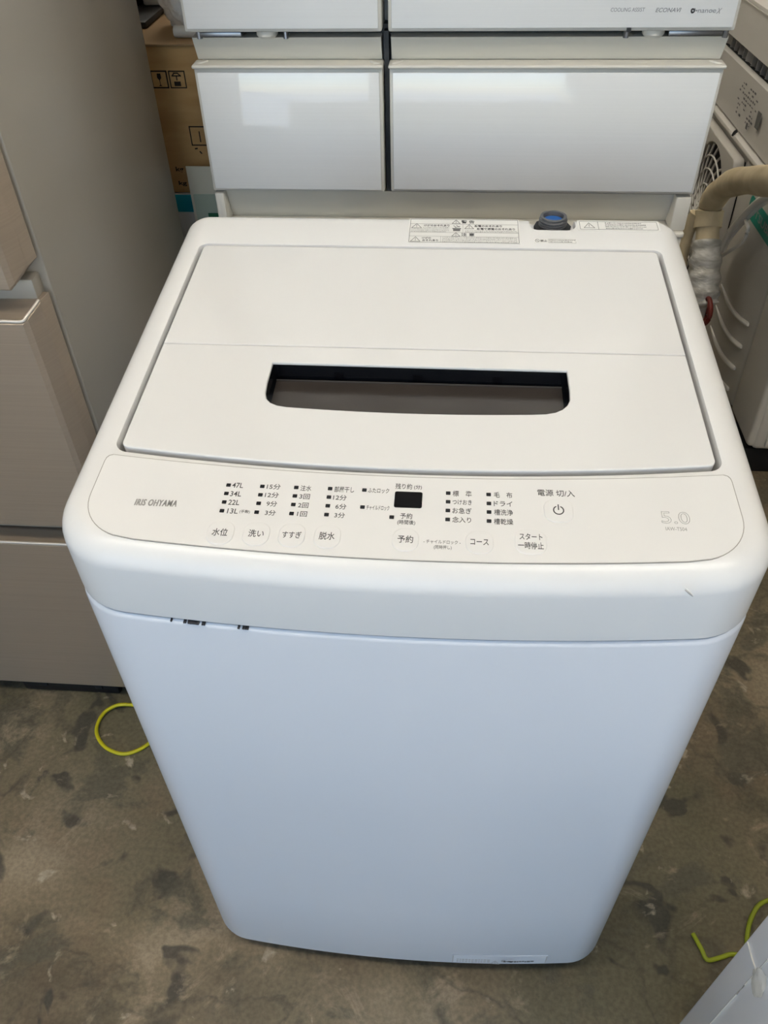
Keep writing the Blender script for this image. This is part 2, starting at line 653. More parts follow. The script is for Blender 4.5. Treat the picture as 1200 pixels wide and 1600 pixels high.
ct = plate('cutter', rrect(0.1075, 0.1560, 0.4485, 0.53, 0.010), 0.04, 'groove', Matrix.Translation((0, 0, 0.8357 + 0.04)))
boolean_cut(cover, ct)

# lid of two leaves
GAP = 0.0046


def lidline(y0, y1, part):
    p = outline(**PL, inset=GAP)
    p = [(x, y / CT) for x, y in p]
    ys = 0.2412 / CT
    if part == 'front':
        q = [a for a in p if a[1] < ys - 0.001]
        i = max(range(len(q)), key=lambda k: (q[k][0] > 0) * 10 + (q[k][1] if q[k][0] > 0 else -9))
        q = q[:i + 1] + [(0.2329, ys - 0.0004), (-0.2329, ys - 0.0004)] + q[i + 1:]
        return q
    q = [a for a in p if a[1] > ys + 0.001]
    return [(-0.2329, ys + 0.0004), (0.2329, ys + 0.0004)] + q


slot = [(-0.1281, 0.2172), (-0.1284, 0.19), (-0.1275, 0.1765), (-0.1252, 0.1690), (-0.1210, 0.1642), (-0.1150, 0.1612), (-0.107, 0.1597)]
slot += [(x, 0.1560 + 0.0037 * (x / 0.107) ** 2) for x in [-0.107 + 0.214 * k / 16 for k in range(1, 16)]]
slot += [(0.107, 0.1600), (0.115, 0.1622), (0.121, 0.1660), (0.1255, 0.1715), (0.128, 0.178), (0.1288, 0.19), (0.1286, 0.2160)]
slot = [(x, y / CT) for x, y in slot]
lid_r = plate('lid_rear_leaf', lidline(0, 0, 'rear'), 0.010, 'white_lid', MT, W, bevel=0.0012, top=0.0004)
lid_f = plate('lid_front_leaf', lidline(0, 0, 'front'), 0.010, 'white_lid', MT, W, holes=[slot], bevel=0.0012, top=0.0004)
# dark handle recess in the front leaf
sl2 = []
cx0, cy0 = 0.0, 0.187
for x, y in slot:
    sl2.append((x * 0.997, cy0 + (y - cy0) * 0.988))
vs, fs = [], []
n = len(sl2)
for h in (-0.0016, -0.0190):
    vs += [MT @ Vector((x, y, h)) for x, y in sl2]
for i in range(n):
    j = (i + 1) % n
    fs.append((i, j, n + j, n + i))
fs.append(tuple(n + i for i in range(n)))
pydata('handle_recess', vs, fs, 'recess_black', lid_f, ang=30)
plate('smoked_window', [(-0.1262, 0.1750), (-0.1225, 0.1655), (-0.10, 0.1600), (0, 0.157), (0.10, 0.1600), (0.1225, 0.1665), (0.1262, 0.1755), (0.1262, 0.2140), (-0.1262, 0.2140)], 0.0012, 'smoked', MT, lid_f, top=-0.0172)
box('window_edge_highlight', -0.1262, 0.1262, 0.2140, 0.2148, 0, 0.0017, 'smoked_highlight', lid_f, world=False).matrix_parent_inverse = wmat(lid_f).inverted() @ MT @ Matrix.Translation((0, 0, -0.0176))  # lighter colour paints the thin highlight on the window's rear edge
for k, xx in enumerate((-0.07, 0.0, 0.07)):
    e = box('clip', xx - 0.004, xx + 0.004, 0.2165, 0.2182, 0, 0.007, 'display', lid_f, world=False)
    e.matrix_parent_inverse = wmat(lid_f).inverted() @ MT @ Matrix.Translation((0, 0, -0.016))

# control panel with its thin seam, print, lamps and buttons
P2 = dict(hw=0.2412, rf=0.043, rb=0.006)


def panel_outline(ins):
    hw = P2['hw'] - ins
    pts = []
    n = 40
    xr = 0.196
    for k in range(n + 1):
        x = -xr + 2 * xr * k / n
        pts.append((x, (0.0036 + 0.0100 * (x / 0.206) ** 2 + ins) / CT))
    rf = P2['rf'] - ins
    y0 = pts[-1][1]
    for sx in (1, -1):
        arc = []
        for k in range(1, 13):
            a = R(-78) + R(78) * k / 12
            arc.append((hw - rf + rf * math.cos(a), y0 + 0.0425 - ins + rf * math.sin(a) * 0.97))
        arc.append((hw, 0.0905))
        arc += [(hw - 0.0005, 0.0945 - ins), (hw - 0.002, 0.0968 - ins), (hw - 0.005, 0.0980 - ins)]
        if sx == 1:
            right = arc
        else:
            left = [(-x, y) for x, y in reversed(arc)]
    back = []
    for k in range(1, n):
        x = (hw - 0.005) - 2 * (hw - 0.005) * k / n
        back.append((x, 0.0980 - ins - 0.0135 * (1 - (x / (hw - 0.005)) ** 2)))
    return pts + right + back + left


plate('panel_seam', panel_outline(0.0), 0.0006, 'seam_line', MT, W, holes=[panel_outline(0.0006)], top=0.0001)
cp = plate('control_panel', panel_outline(0.0007), 0.0010, 'white_panel', MT, W, top=0.00025)
LED = [(-0.1372, 0.0688), (-0.1371, 0.0601), (-0.137, 0.0514), (-0.1369, 0.0427), (-0.1111, 0.0687), (-0.1111, 0.0600), (-0.1109, 0.0514), (-0.1108, 0.0426),
       (-0.0851, 0.0688), (-0.0849, 0.0601), (-0.0848, 0.0515), (-0.0848, 0.0426), (-0.0593, 0.0689), (-0.0592, 0.0602), (-0.0590, 0.0515), (-0.0589, 0.0428),
       (-0.0333, 0.0687), (-0.0332, 0.0515), (-0.011, 0.0428), (0.0296, 0.0686), (0.0297, 0.0599), (0.0297, 0.0513), (0.0297, 0.0426),
       (0.0596, 0.0687), (0.0597, 0.0597), (0.0597, 0.0513), (0.0596, 0.0426)]
lm = None
for x, y in LED:
    if lm is None:
        o = plate('indicator_lamp', rrect(-0.0017, 0.0017, -0.0016, 0.0016, 0.0004, 2), 0.0006, 'led', Matrix(), cp, world=False, top=0.0006)
        lm = o.data
    else:
        o = bpy.data.objects.new('indicator_lamp', lm)
        COL.objects.link(o)
        o.parent = cp
    o.matrix_parent_inverse = wmat(cp).inverted() @ MT @ Matrix.Translation((x, y, 0))
plate('display_window', rrect(-0.0101, 0.0105, 0.0525, 0.0684, 0.0015, 4), 0.0008, 'display', MT, cp, top=0.0006)
BTN = [(-0.1336, 0.0218, 0.0198, 0.0222), (-0.1074, 0.0219, 0.0195, 0.022), (-0.0815, 0.022, 0.0194, 0.022), (-0.0558, 0.0221, 0.0193, 0.0219),
       (0.0002, 0.022, 0.0191, 0.0212), (0.0526, 0.0222, 0.0198, 0.021), (0.0886, 0.0245, 0.0224, 0.0228), (0.1101, 0.0549, 0.0213, 0.0225)]
btn_txt = {0: [('水位', -0.1339, 0.0219, 0.0113, 0.007)], 1: [('洗い', -0.1074, 0.022, 0.0113, 0.0068)], 2: [('すすぎ', -0.0815, 0.0221, 0.0138, 0.0062)],
           3: [('脱水', -0.0561, 0.0223, 0.0113, 0.0071)], 4: [('予約', 0.0001, 0.0222, 0.0112, 0.0068)], 5: [('コース', 0.0526, 0.0222, 0.0129, 0.0053)],
           6: [('スタート', 0.0889, 0.029, 0.0162, 0.0058), ('一時停止', 0.0885, 0.0209, 0.0179, 0.0064)], 7: []}
for i, (x, y, bw, bh) in enumerate(BTN):
    rr_ = 0.0085
    b = plate('button', rrect(x - bw / 2, x + bw / 2, y - bh / 2, y + bh / 2, rr_, 8), 0.0022, 'white_panel', MT, cp, bevel=0.0007, top=0.0009)
    for s, tx, ty, tw, thh in btn_txt[i]:
        text('printed_text', s, tx, ty, tw, thh, 'ink', MT, b, lift=0.00093, bold=0.008)
    if i == 7:
        seg = [((x + 0.0036 * math.cos(R(a)), y + 0.0002 + 0.0039 * math.sin(R(a))), (x + 0.0036 * math.cos(R(a + 15)), y + 0.0002 + 0.0039 * math.sin(R(a + 15)))) for a in range(120, 420, 15)]
        seg.append(((x, y + 0.0008), (x, y + 0.0054)))
        strokes('power_symbol', seg, 0.0008, 'ink', MT, b, lift=0.00093)
TX = [('47L', -0.1301, 0.069, 0.0085, 0.0052), ('34L', -0.1299, 0.0602, 0.0084, 0.0051), ('22L', -0.1296, 0.0515, 0.0084, 0.005), ('13L', -0.1289, 0.0429, 0.008, 0.0049),
      ('(手動)', -0.1198, 0.0427, 0.0078, 0.0037), ('15分', -0.1024, 0.0689, 0.0105, 0.0055), ('12分', -0.1024, 0.0603, 0.0104, 0.0054), ('9分', -0.101, 0.0515, 0.0079, 0.0053),
      ('3分', -0.1006, 0.0426, 0.0078, 0.0052), ('注水', -0.0777, 0.0685, 0.0083, 0.0057), ('3回', -0.0775, 0.06, 0.0078, 0.0053), ('2回', -0.0773, 0.0512, 0.0077, 0.0052),
      ('1回', -0.077, 0.0427, 0.0073, 0.0051), ('部屋干し', -0.0485, 0.0686, 0.015, 0.0059), ('12分', -0.0509, 0.0602, 0.0101, 0.0054), ('6分', -0.0492, 0.0513, 0.0081, 0.0053),
      ('3分', -0.0492, 0.0428, 0.0077, 0.0052), ('ふたロック', -0.0226, 0.0687, 0.0159, 0.0049), ('チャイルドロック', -0.0218, 0.0514, 0.017, 0.0047), ('残り約', -0.0039, 0.074, 0.0125, 0.0057),
      ('(分)', 0.0068, 0.0735, 0.0058, 0.0049), ('予約', -0.0005, 0.0445, 0.0089, 0.0056), ('(時間後)', -0.0001, 0.0382, 0.013, 0.0049), ('標　準', 0.04, 0.0686, 0.0141, 0.0058),
      ('つけおき', 0.04, 0.06, 0.0141, 0.005), ('お急ぎ', 0.04, 0.0516, 0.014, 0.0056), ('念入り', 0.0399, 0.0429, 0.0136, 0.0055), ('毛　布', 0.0703, 0.0688, 0.0135, 0.0057),
      ('ドライ', 0.0701, 0.06, 0.0136, 0.005), ('槽洗浄', 0.0702, 0.0515, 0.0136, 0.0057), ('槽乾燥', 0.07, 0.0426, 0.0138, 0.0057), ('電源 切/入', 0.1095, 0.0726, 0.0274, 0.0065),
      ('- チャイルドロック -', 0.0262, 0.0214, 0.0262, 0.0035), ('(同時押し)', 0.0268, 0.0164, 0.0126, 0.004)]
for s, x, y, tw, thh in TX:
    text('printed_text', s, x, y, tw, thh, 'ink_soft' if thh < 0.0042 else 'ink', MT, cp, lift=0.0003, bold=0.006)
text('brand_print', 'IRIS OHYAMA', -0.1882, 0.0482, 0.0319, 0.0064, 'ink_grey', MT, cp, bold=0.010, shear=0.10, double=0.0004, space=1.12)
text('model_print', 'IAW-T504', 0.1921, 0.0420, 0.0148, 0.0033, 'ink_grey', MT, cp)
text('capacity_print', '5.0', 0.1931, 0.0526, 0.0205, 0.0117, 'ink_grey', MT, cp, outline=0.011, lift=0.0004)


# caution stickers on the rear ledge
def sticker(name, x0, x1, y0, y1, r=0.0012, parent=W, mtx=MT, inset=0.0011, line=0.00045, ink='ink_soft'):
    s = plate(name, rrect(x0, x1, y0, y1, r, 3), 0.0005, 'sticker', mtx, parent, top=0.00025)
    if inset is not None:
        plate('border_line', rrect(x0 + inset, x1 - inset, y0 + inset, y1 - inset, r, 3), 0.0003, ink, mtx, s,
              holes=[rrect(x0 + inset + line, x1 - inset - line, y0 + inset + line, y1 - inset - line, max(r - line, 0.0003), 3)], top=0.0004)
    return s


def triangle(x, y, wd, ht, parent, mtx=MT, lw=0.0005):
    a, b, c = (x - wd / 2, y - ht / 2), (x + wd / 2, y - ht / 2), (x, y + ht / 2)
    strokes('warning_triangle', [(a, b), (b, c), (c, a), ((x, y + ht * 0.18), (x, y - ht * 0.15)), ((x, y - ht * 0.29), (x, y - ht * 0.31))], lw, 'ink_soft', mtx, parent, lift=0.00035)


def fine(rows, parent, mtx=MT, ink='ink_grey', h=0.0016, seed=1):
    """rows of fine print too small to read: short marks of uneven length"""
    rg = random.Random(seed)
    q = []
    for x0, x1, y in rows:
        x = x0
        while x < x1:
            l = rg.uniform(0.0008, 0.0016)
            k = rg.uniform(0.5, 1.0) * h / 2
            q.append((x, y - k, min(x + l, x1), y + k * rg.uniform(0.1, 1)))
            x += l + rg.uniform(0.0003, 0.0007)
    quads('fine_print', q, ink, mtx, parent, lift=0.0003)


st = sticker('caution_sticker', -0.0200, 0.0968, 0.4195 / CT, 0.4685 / CT)
yb_, yt_ = 0.4195 / CT + 0.0011, 0.4685 / CT - 0.0011
hh = yt_ - yb_
strokes('divider_line', [((-0.0185, yb_ + hh * 0.79), (0.0953, yb_ + hh * 0.79)), ((-0.0185, yb_ + hh * 0.43), (0.0953, yb_ + hh * 0.43)), ((-0.0185, yb_ + hh * 0.255), (0.0953, yb_ + hh * 0.255)),
                         ((0.0373, yb_ + hh * 0.43), (0.0373, yb_ + hh * 0.79)), ((0.0143, yb_), (0.0143, yb_ + hh * 0.255))], 0.0003, 'ink_grey', MT, st)
text('printed_text', '警 告', 0.0425, yb_ + hh * 0.90, 0.0140, 0.0066, 'ink', MT, st, bold=0.015)
text('printed_text', '注 意', 0.0425, yb_ + hh * 0.345, 0.0140, 0.0064, 'ink', MT, st, bold=0.015)
for x, y, a, b in ((0.0300, 0.895, 0.0085, 0.0075), (-0.0118, 0.70, 0.0105, 0.0085), (0.0440, 0.685, 0.0095, 0.0085), (0.0300, 0.345, 0.0085, 0.0072), (-0.0120, 0.125, 0.0100, 0.0090)):
    triangle(x, yb_ + hh * y, a, b, st)
text('printed_text', 'けがのおそれあり', 0.0095, yb_ + hh * 0.725, 0.0270, 0.0042, 'ink', MT, st, bold=0.02)
text('printed_text', '感電のおそれあり', 0.0640, yb_ + hh * 0.725, 0.0290, 0.0042, 'ink', MT, st, bold=0.02)
text('printed_text', '感電や漏電のおそれあり', 0.0720, yb_ + hh * 0.60, 0.0400, 0.0042, 'ink', MT, st, bold=0.02)
text('printed_text', 'けがの', -0.0005, yb_ + hh * 0.185, 0.0095, 0.0036, 'ink', MT, st, bold=0.015)
text('printed_text', 'おそれあり', 0.0035, yb_ + hh * 0.085, 0.0165, 0.0036, 'ink', MT, st, bold=0.015)
rows = [(-0.0050 if k < 1 else -0.0170, 0.0230, yb_ + hh * (0.635 - 0.062 * k)) for k in range(3)] + [(-0.017, 0.0200, yb_ + hh * 0.455)]
rows += [(0.0395, 0.0945, yb_ + hh * 0.515), (0.0395, 0.0945, yb_ + hh * 0.462)]
rows += [(0.0160, 0.0935, yb_ + hh * (0.215 - 0.060 * k)) for k in range(4)]
fine(rows, st, seed=3)
quads('washtub_pictogram', [(0.0270, yb_ + hh * 0.49, 0.0345, yb_ + hh * 0.575), (0.0262, yb_ + hh * 0.575, 0.0353, yb_ + hh * 0.615)], 'ink_soft', MT, st)
strokes('hand_pictogram', [((0.0275, yb_ + hh * 0.72), (0.0300, yb_ + hh * 0.66)), ((0.0305, yb_ + hh * 0.74), (0.0335, yb_ + hh * 0.66)), ((0.0290, yb_ + hh * 0.64), (0.0340, yb_ + hh * 0.70))], 0.0006, 'ink_soft', MT, st)

st = sticker('caution_sticker', 0.1580, 0.2432, 0.4485 / CT, 0.4692 / CT, inset=0.0022, line=0.0004)
triangle(0.1700, 0.4588 / CT, 0.0110, 0.0100, st)
strokes('divider_line', [((0.1795, 0.4508 / CT), (0.1795, 0.4669 / CT))], 0.0004, 'ink_soft', MT, st)
fine([(0.1870, 0.2290 - 0.004 * (k in (0, 3)), (0.4640 - 0.0036 * k) / CT) for k in range(4)], st, seed=5, ink='ink_soft', h=0.0018)
st = sticker('prohibition_sticker', 0.1112, 0.1545, 0.4222 / CT, 0.4310 / CT, inset=None)
cxx, cyy = 0.1142, 0.4268 / CT
strokes('prohibition_mark', [((cxx + 0.0022 * math.cos(R(a)), cyy + 0.0028 * math.sin(R(a))), (cxx + 0.0022 * math.cos(R(a + 30)), cyy + 0.0028 * math.sin(R(a + 30)))) for a in range(0, 360, 30)]
        + [((cxx - 0.0015, cyy + 0.002), (cxx + 0.0015, cyy - 0.002))], 0.0004, 'ink_soft', MT, st)
text('printed_text', '禁止', 0.1208, cyy, 0.0070, 0.0040, 'ink', MT, st, bold=0.015)
plate('border_line', rrect(0.1255, 0.1538, 0.4230 / CT, 0.4302 / CT, 0.0003, 1), 0.0003, 'ink_grey', MT, st, holes=[rrect(0.1258, 0.1535, 0.4233 / CT, 0.4299 / CT, 0.0003, 1)], top=0.0004)
fine([(0.1265, 0.1530, 0.4282 / CT), (0.1265, 0.1500, 0.4250 / CT)], st, seed=8, ink='ink_soft')

# water inlet in the notch of the rear ledge
IX, IY, IZ = 0.1332, 0.4690, 0.8357
inl = lathe('inlet_flange', [(0.0, IZ), (0.0195, IZ), (0.0198, IZ + 0.0035), (0.0180, IZ + 0.0045), (0.0, IZ + 0.0045)], (IX, IY, 0), 'rubber', W, 10)
pr = [(0.0, IZ + 0.004), (0.0150, IZ + 0.004)]
for k in range(3):
    z = IZ + 0.0048 + 0.0025 * k
    pr += [(0.0138, z), (0.0150, z + 0.0007), (0.0150, z + 0.0014), (0.0138, z + 0.0021)]
zt = IZ + 0.0150
pr += [(0.0132, zt - 0.0024), (0.0143, zt - 0.0010), (0.0138, zt), (0.0112, zt), (0.0108, zt - 0.001), (0.0106, zt - 0.008), (0.0, zt - 0.008)]
spout = lathe('water_inlet', pr, (IX, IY, 0), 'inlet_grey', W, 32, ang=25)
lathe('inlet_filter', [(0.0, zt - 0.0075), (0.0104, zt - 0.0075), (0.0104, zt - 0.0045), (0.0085, zt - 0.0040), (0.0040, zt - 0.0050), (0.0, zt - 0.0050)], (IX, IY, 0), 'inlet_blue', spout, 24)

# marks of wear: black chips along the seam, a dent in the shoulder, the sticker low on the cabinet
rg = random.Random(2)
for x0, x1 in ((-0.1787, -0.1776), (-0.1685, -0.1662), (-0.1650, -0.1560), (-0.1540, -0.1512), (-0.1258, -0.1240), (-0.1222, -0.1172)):
    pts = []
    nn = 9
    for k in range(nn):
        x = x0 + (x1 - x0) * k / (nn - 1)
        pts.append((x, 0.7326 + rg.uniform(0.0000, 0.0008)))
    for k in reversed(range(nn)):
        x = x0 + (x1 - x0) * k / (nn - 1)
        pts.append((x, 0.7322 - rg.uniform(0, 0.0007)))
    yy = -0.0113 * (1 - ((x0 + x1) / 2 / 0.216) ** 2)
    sl_ = 2 * 0.0113 * (x0 + x1) / 2 / 0.216 ** 2
    vs = [Vector((x, yy + sl_ * (x - (x0 + x1) / 2) + h, z)) for h in (0.004, -0.0003) for x, z in pts]
    n = len(pts)
    pydata('paint_chip', vs, [(i, (i + 1) % n, n + (i + 1) % n, n + i) for i in range(n)] + [tuple(n + i for i in range(n))], 'chip_black', W)
for ix, dz in ((0, 0), (1, -0.0008)):
    tube('dent_scratch', [(0.1915, -0.0045 - 0.001 * ix, 0.7968 + dz), (0.1945, -0.0060 - 0.001 * ix, 0.7952 + dz), (0.1975, -0.0070 - 0.001 * ix, 0.7928 + dz)], lambda t: 0.0002 + 0.0005 * math.sin(math.pi * t), 'ink_grey' if ix else 'white_plastic', W, 4, 6)


def front_y(x):
    return -0.0111 * (1 - (x / 0.212) ** 2)


def bent_plate(name, x0, x1, z0, z1, off, material, parent):
    """thin film that follows the bowed cabinet front"""
    nn = 10
    vs = []
    for h in (0.0, 0.0004):
        for k in range(nn + 1):
            x = x0 + (x1 - x0) * k / nn
            y = front_y(x) - off - h
            vs += [Vector((x, y, z0)), Vector((x, y, z1))]
    m2 = 2 * (nn + 1)
    fs = []
    for k in range(nn):
        a = 2 * k
        fs += [(a, a + 2, a + 3, a + 1), (m2 + a, m2 + a + 1, m2 + a + 3, m2 + a + 2), (a, m2 + a, m2 + a + 2, a + 2), (a + 1, a + 3, m2 + a + 3, m2 + a + 1)]
    fs += [(0, 1, m2 + 1, m2), (2 * nn, m2 + 2 * nn, m2 + 2 * nn + 1, 2 * nn + 1)]
    return pydata(name, vs, fs, material, parent)


bl = bent_plate('notice_sticker', 0.0630, 0.1875, 0.038, 0.0665, 0.0001, 'white_steel', W)
for xx in (0.0640, 0.1865):
    bent_plate('edge_mark', xx - 0.0006, xx + 0.0006, 0.040, 0.0650, 0.0003, 'ink_grey', bl)
rg = random.Random(9)
x = 0.069
while x < 0.112:
    l = rg.uniform(0.0018, 0.0036)
    for zz in (0.043, 0.0475, 0.052):
        bent_plate('print_mark', x, x + l, zz - rg.uniform(0.0006, 0.0016), zz + rg.uniform(0.0006, 0.0014), 0.0003, 'ink_grey', bl)
    x += l + 0.0012
MB_ = Matrix(((1, 0, 0, 0), (0, 0, -1, -0.0103), (0, 1, 0, 0), (0, 0, 0, 1)))
strokes('warning_triangle', [((0.114, 0.045), (0.125, 0.045)), ((0.125, 0.045), (0.1195, 0.056)), ((0.1195, 0.056), (0.114, 0.045)), ((0.1195, 0.0515), (0.1195, 0.0475))], 0.0009, 'ink_grey', MB_, bl, lift=0.0003)
text('printed_text', '注 意', 0.1345, 0.0560, 0.0150, 0.0065, 'ink', MB_, bl, lift=-0.0001, bold=0.02)
x = 0.131
while x < 0.170:
    l = rg.uniform(0.002, 0.005)
    bent_plate('print_mark', x, x + l, 0.0450 - rg.uniform(0, 0.002), 0.0475 + rg.uniform(0, 0.0015), 0.0003, 'ink_soft', bl)
    x += l + 0.0006

# ---------------------------------------------------------------- white fridge behind the washer
F = thing('fridge', 'tall white glass-door fridge with drawers behind the washing machine', 'fridge', (0.02, 1.10, 0))
XL, XD, XR = -0.3255, -0.0680, 0.3655
box('cabinet', XL + 0.006, XR - 0.006, 0.835, 1.46, 0.02, 1.83, 'fridge_body', F, 0.006)
for x in (-0.28, 0.32):
    for y in (0.88, 1.42):
        lathe('foot', [(0.02, 0), (0.02, 0.02)], (x, y, 0), 'rubber', F, 16)


def glass_front(name, x0, x1, z0, z1, y=0.78, depth=0.05, trim=0.0042):
    d = box(name, x0, x1, y + 0.003, y + depth, z0, z1, 'fridge_trim', F, 0.0025)
    box('glass_panel', x0 + trim, x1 - trim, y, y + 0.006, z0 + trim, z1 - trim, 'fridge_glass', d, 0.0014)
    return d


def drawer(x0, x1, z0, z1, grip_h):
    """glass front with a grip rail on top and a sloping hand recess above it"""
    d = glass_front('drawer', x0, x1, z0, z1)
    box('grip_rail', x0 - 0.0012, x1 + 0.0012, 0.7770, 0.806, z1 + 0.0002, z1 + 0.0052, 'fridge_trim', d, 0.0024, 3)
    zg = z1 + 0.0052
    vs = [Vector(p) for x in (x0 + 0.002, x1 - 0.002) for p in ((x, 0.806, zg), (x, 0.792, zg + grip_h), (x, 0.838, zg + grip_h), (x, 0.838, zg))]
    pydata('hand_recess', vs, [(0, 1, 5, 4), (1, 2, 6, 5), (2, 3, 7, 6), (3, 0, 4, 7), (0, 3, 2, 1), (4, 5, 6, 7)], 'fridge_grip', d, ang=20)
    for xx, s in ((x0, 1), (x1, -1)):
        tube('rail_end', [(xx + s * 0.004, 0.786, zg - 0.001), (xx + s * 0.012, 0.787, zg + 0.0005), (xx + s * 0.017, 0.796, zg)], 0.0018, 'fridge_trim', d, 4, 8)
    return d


drawer(XL, XD - 0.0045, 0.7475, 0.9105, 0.0290)
drawer(XD + 0.0045, XR, 0.7490, 0.9105, 0.0290)
box('divider', XD - 0.003, XD + 0.003, 0.80, 0.84, 0.745, 0.95, 'dark_gap', F)
# deep drawer below with moulded hand recess between two cheeks
dd = glass_front('drawer', XL + 0.001, XR - 0.001, 0.385, 0.6850, 0.782)
vs = [Vector(p) for x in (XL + 0.014, XR - 0.022) for p in ((x, 0.822, 0.694), (x, 0.812, 0.708), (x, 0.800, 0.7425), (x, 0.838, 0.7425), (x, 0.838, 0.694))]
pydata('hand_recess', vs, [(0, 1, 6, 5), (1, 2, 7, 6), (2, 3, 8, 7), (3, 4, 9, 8), (4, 0, 5, 9), (0, 4, 3, 2, 1), (5, 6, 7, 8, 9)], 'fridge_grip', dd, ang=20)
box('grip_rail', XL, XR, 0.780, 0.826, 0.6855, 0.6945, 'fridge_trim', dd, 0.003, 3)
for x0, x1 in ((XL, XL + 0.014), (XR - 0.022, XR)):
    box('cheek', x0, x1, 0.784, 0.836, 0.6948, 0.7440, 'fridge_trim', dd, 0.003)
glass_front('drawer', XL + 0.001, XR - 0.001, 0.06, 0.375, 0.782)
box('plinth', XL + 0.01, XR - 0.01, 0.80, 0.86, 0.012, 0.055, 'dark_gap', F, 0.002)
# upper doors, open gap with hinges under them
for x0, x1 in ((XL - 0.0022, XD - 0.0040), (XD + 0.0040, XR - 0.0005)):
    glass_front('door', x0, x1, 0.9535, 1.82, 0.776, 0.055)
box('gap_back', XL + 0.006, XR - 0.006, 0.815, 0.836, 0.944, 0.955, 'dark_gap', F)
for x0, x1 in ((XL + 0.010, XL + 0.070), (XR - 0.078, XR - 0.012)):
    box('hinge_plate', x0, x1, 0.785, 0.83, 0.9465, 0.9525, 'chrome', F, 0.001)
for x in (XL + 0.102, XR - 0.095):
    lathe('hinge_cap', [(0.0, 0.944), (0.011, 0.944), (0.014, 0.9475), (0.014, 0.953), (0.0, 0.953)], (x, 0.797, 0), 'fridge_trim', F, 20)
for x in (XL + 0.014, XL + 0.128, XR - 0.13, XR - 0.008):
    lathe('hinge_pin', [(0.0035, 0.9445), (0.0035, 0.9535)], (x, 0.788, 0), 'chrome', F, 10)
box('door_sensor', 0.2335, 0.2385, 0.7745, 0.780, 0.9535, 0.9575, 'dark_gap', F)
MF = Matrix(((1, 0, 0, 0), (0, 0, -1, 0.776), (0, 1, 0, 0), (0, 0, 0, 1)))
text('printed_text', 'COOLING ASSIST', 0.2306, 0.9775, 0.0410, 0.0042, 'grey_print', MF, F, shear=0.1)
text('printed_text', 'ECONAVI', 0.2793, 0.9770, 0.0305, 0.0046, 'grey_print', MF, F, shear=0.25, bold=0.01)
text('printed_text', 'nanoe', 0.3255, 0.9756, 0.0215, 0.0036, 'grey_print', MF, F, shear=0.1)
text('printed_text', 'X', 0.3400, 0.9758, 0.0062, 0.0058, 'grey_print', MF, F, shear=0.4)
sw = [(0.3085 + (0.0012 + 0.0011 * k / 14) * math.cos(R(40 + 25 * k)), 0.9765 + (0.0012 + 0.0018 * k / 14) * math.sin(R(40 + 25 * k))) for k in range(15)]
strokes('swirl_mark', list(zip(sw, sw[1:])) + [((0.3130, 0.9762), (0.3134, 0.9762))], 0.0014, 'grey_print', MF, F)

# ---------------------------------------------------------------- champagne grey fridge on the left
G = thing('fridge', 'champagne grey steel fridge standing left of the washing machine', 'fridge', (-0.75, 0.66, 0))
GX = -0.430
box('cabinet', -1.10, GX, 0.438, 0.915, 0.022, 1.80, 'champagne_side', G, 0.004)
for x in (-1.05, -0.49):
    for y in (0.50, 0.88):
        lathe('foot', [(0.018, 0), (0.018, 0.024)], (x, y, 0), 'rubber', G, 14)


def champ_front(name, z0, z1, cut_top=0.0, cut_bot=0.0):
    """door front whose right edge is chamfered back; corners of the chamfer rise towards the cabinet"""
    prof = [(-1.10, 0.432), (-1.10, 0.40), (-1.08, 0.386), (-0.4500, 0.386), (-0.4450, 0.3915), (-0.436, 0.412), (-0.433, 0.432)]
    k = [0, 0, 0, 0, 0.25, 0.9, 1.0]
    vs = []
    e = 0.0025
    for z, sg, cc, ins in ((z0, 1, cut_bot, e), (z0 + e, 1, cut_bot, 0), (z1 - e, 1, cut_top, 0), (z1, 1, cut_top, e)):
        for (x, y), kk in zip(prof, k):
            vs.append(Vector((x, y + (ins if y < 0.43 else 0), z + cc * kk)))
    n = len(prof)
    fs = [(r * n + i, r * n + (i + 1) % n, (r + 1) * n + (i + 1) % n, (r + 1) * n + i) for r in range(3) for i in range(n)]
    fs += [tuple(range(n)), tuple(3 * n + i for i in range(n))]
    return pydata(name, vs, fs, 'champagne', G, ang=12)


champ_front('door', 0.7945, 1.78, 0.0, 0.018)
d2 = champ_front('drawer', 0.431, 0.7560, 0.014, 0.0)
d3 = champ_front('drawer', 0.040, 0.3950, 0.0, 0.0)
for d, z, lift, dz in ((d2, 0.7560, 0.014, 0.036), (d3, 0.3950, 0.0, 0.035)):
    pp = [(-1.09, 0.3875, z + 0.001), (-0.60, 0.3875, z + 0.001), (-0.490, 0.3875, z + 0.001), (-0.470, 0.3875, z + 0.001), (-0.4510, 0.3878, z + 0.001), (-0.4462, 0.3928, z + 0.001 + lift * 0.25), (-0.4372, 0.4135, z + 0.001 + lift * 0.9)]
    tube('lip_highlight', pp, 0.0020, 'champagne_highlight', d, 4, 8)  # paler tube paints the highlight along the drawer's bevelled top edge
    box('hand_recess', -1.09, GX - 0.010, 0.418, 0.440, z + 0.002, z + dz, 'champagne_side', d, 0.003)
fp = box('foot_cover', -0.706, -0.531, 0.398, 0.46, 0.0, 0.030, 'black_plastic', G, 0.004)
for x in (-0.665, -0.565):
    box('clip', x - 0.007, x + 0.007, 0.3950, 0.402, 0.016, 0.029, 'rubber', fp, 0.002)
box('plinth', -1.08, -0.445, 0.425, 0.48, 0.024, 0.0395, 'black_plastic', G)

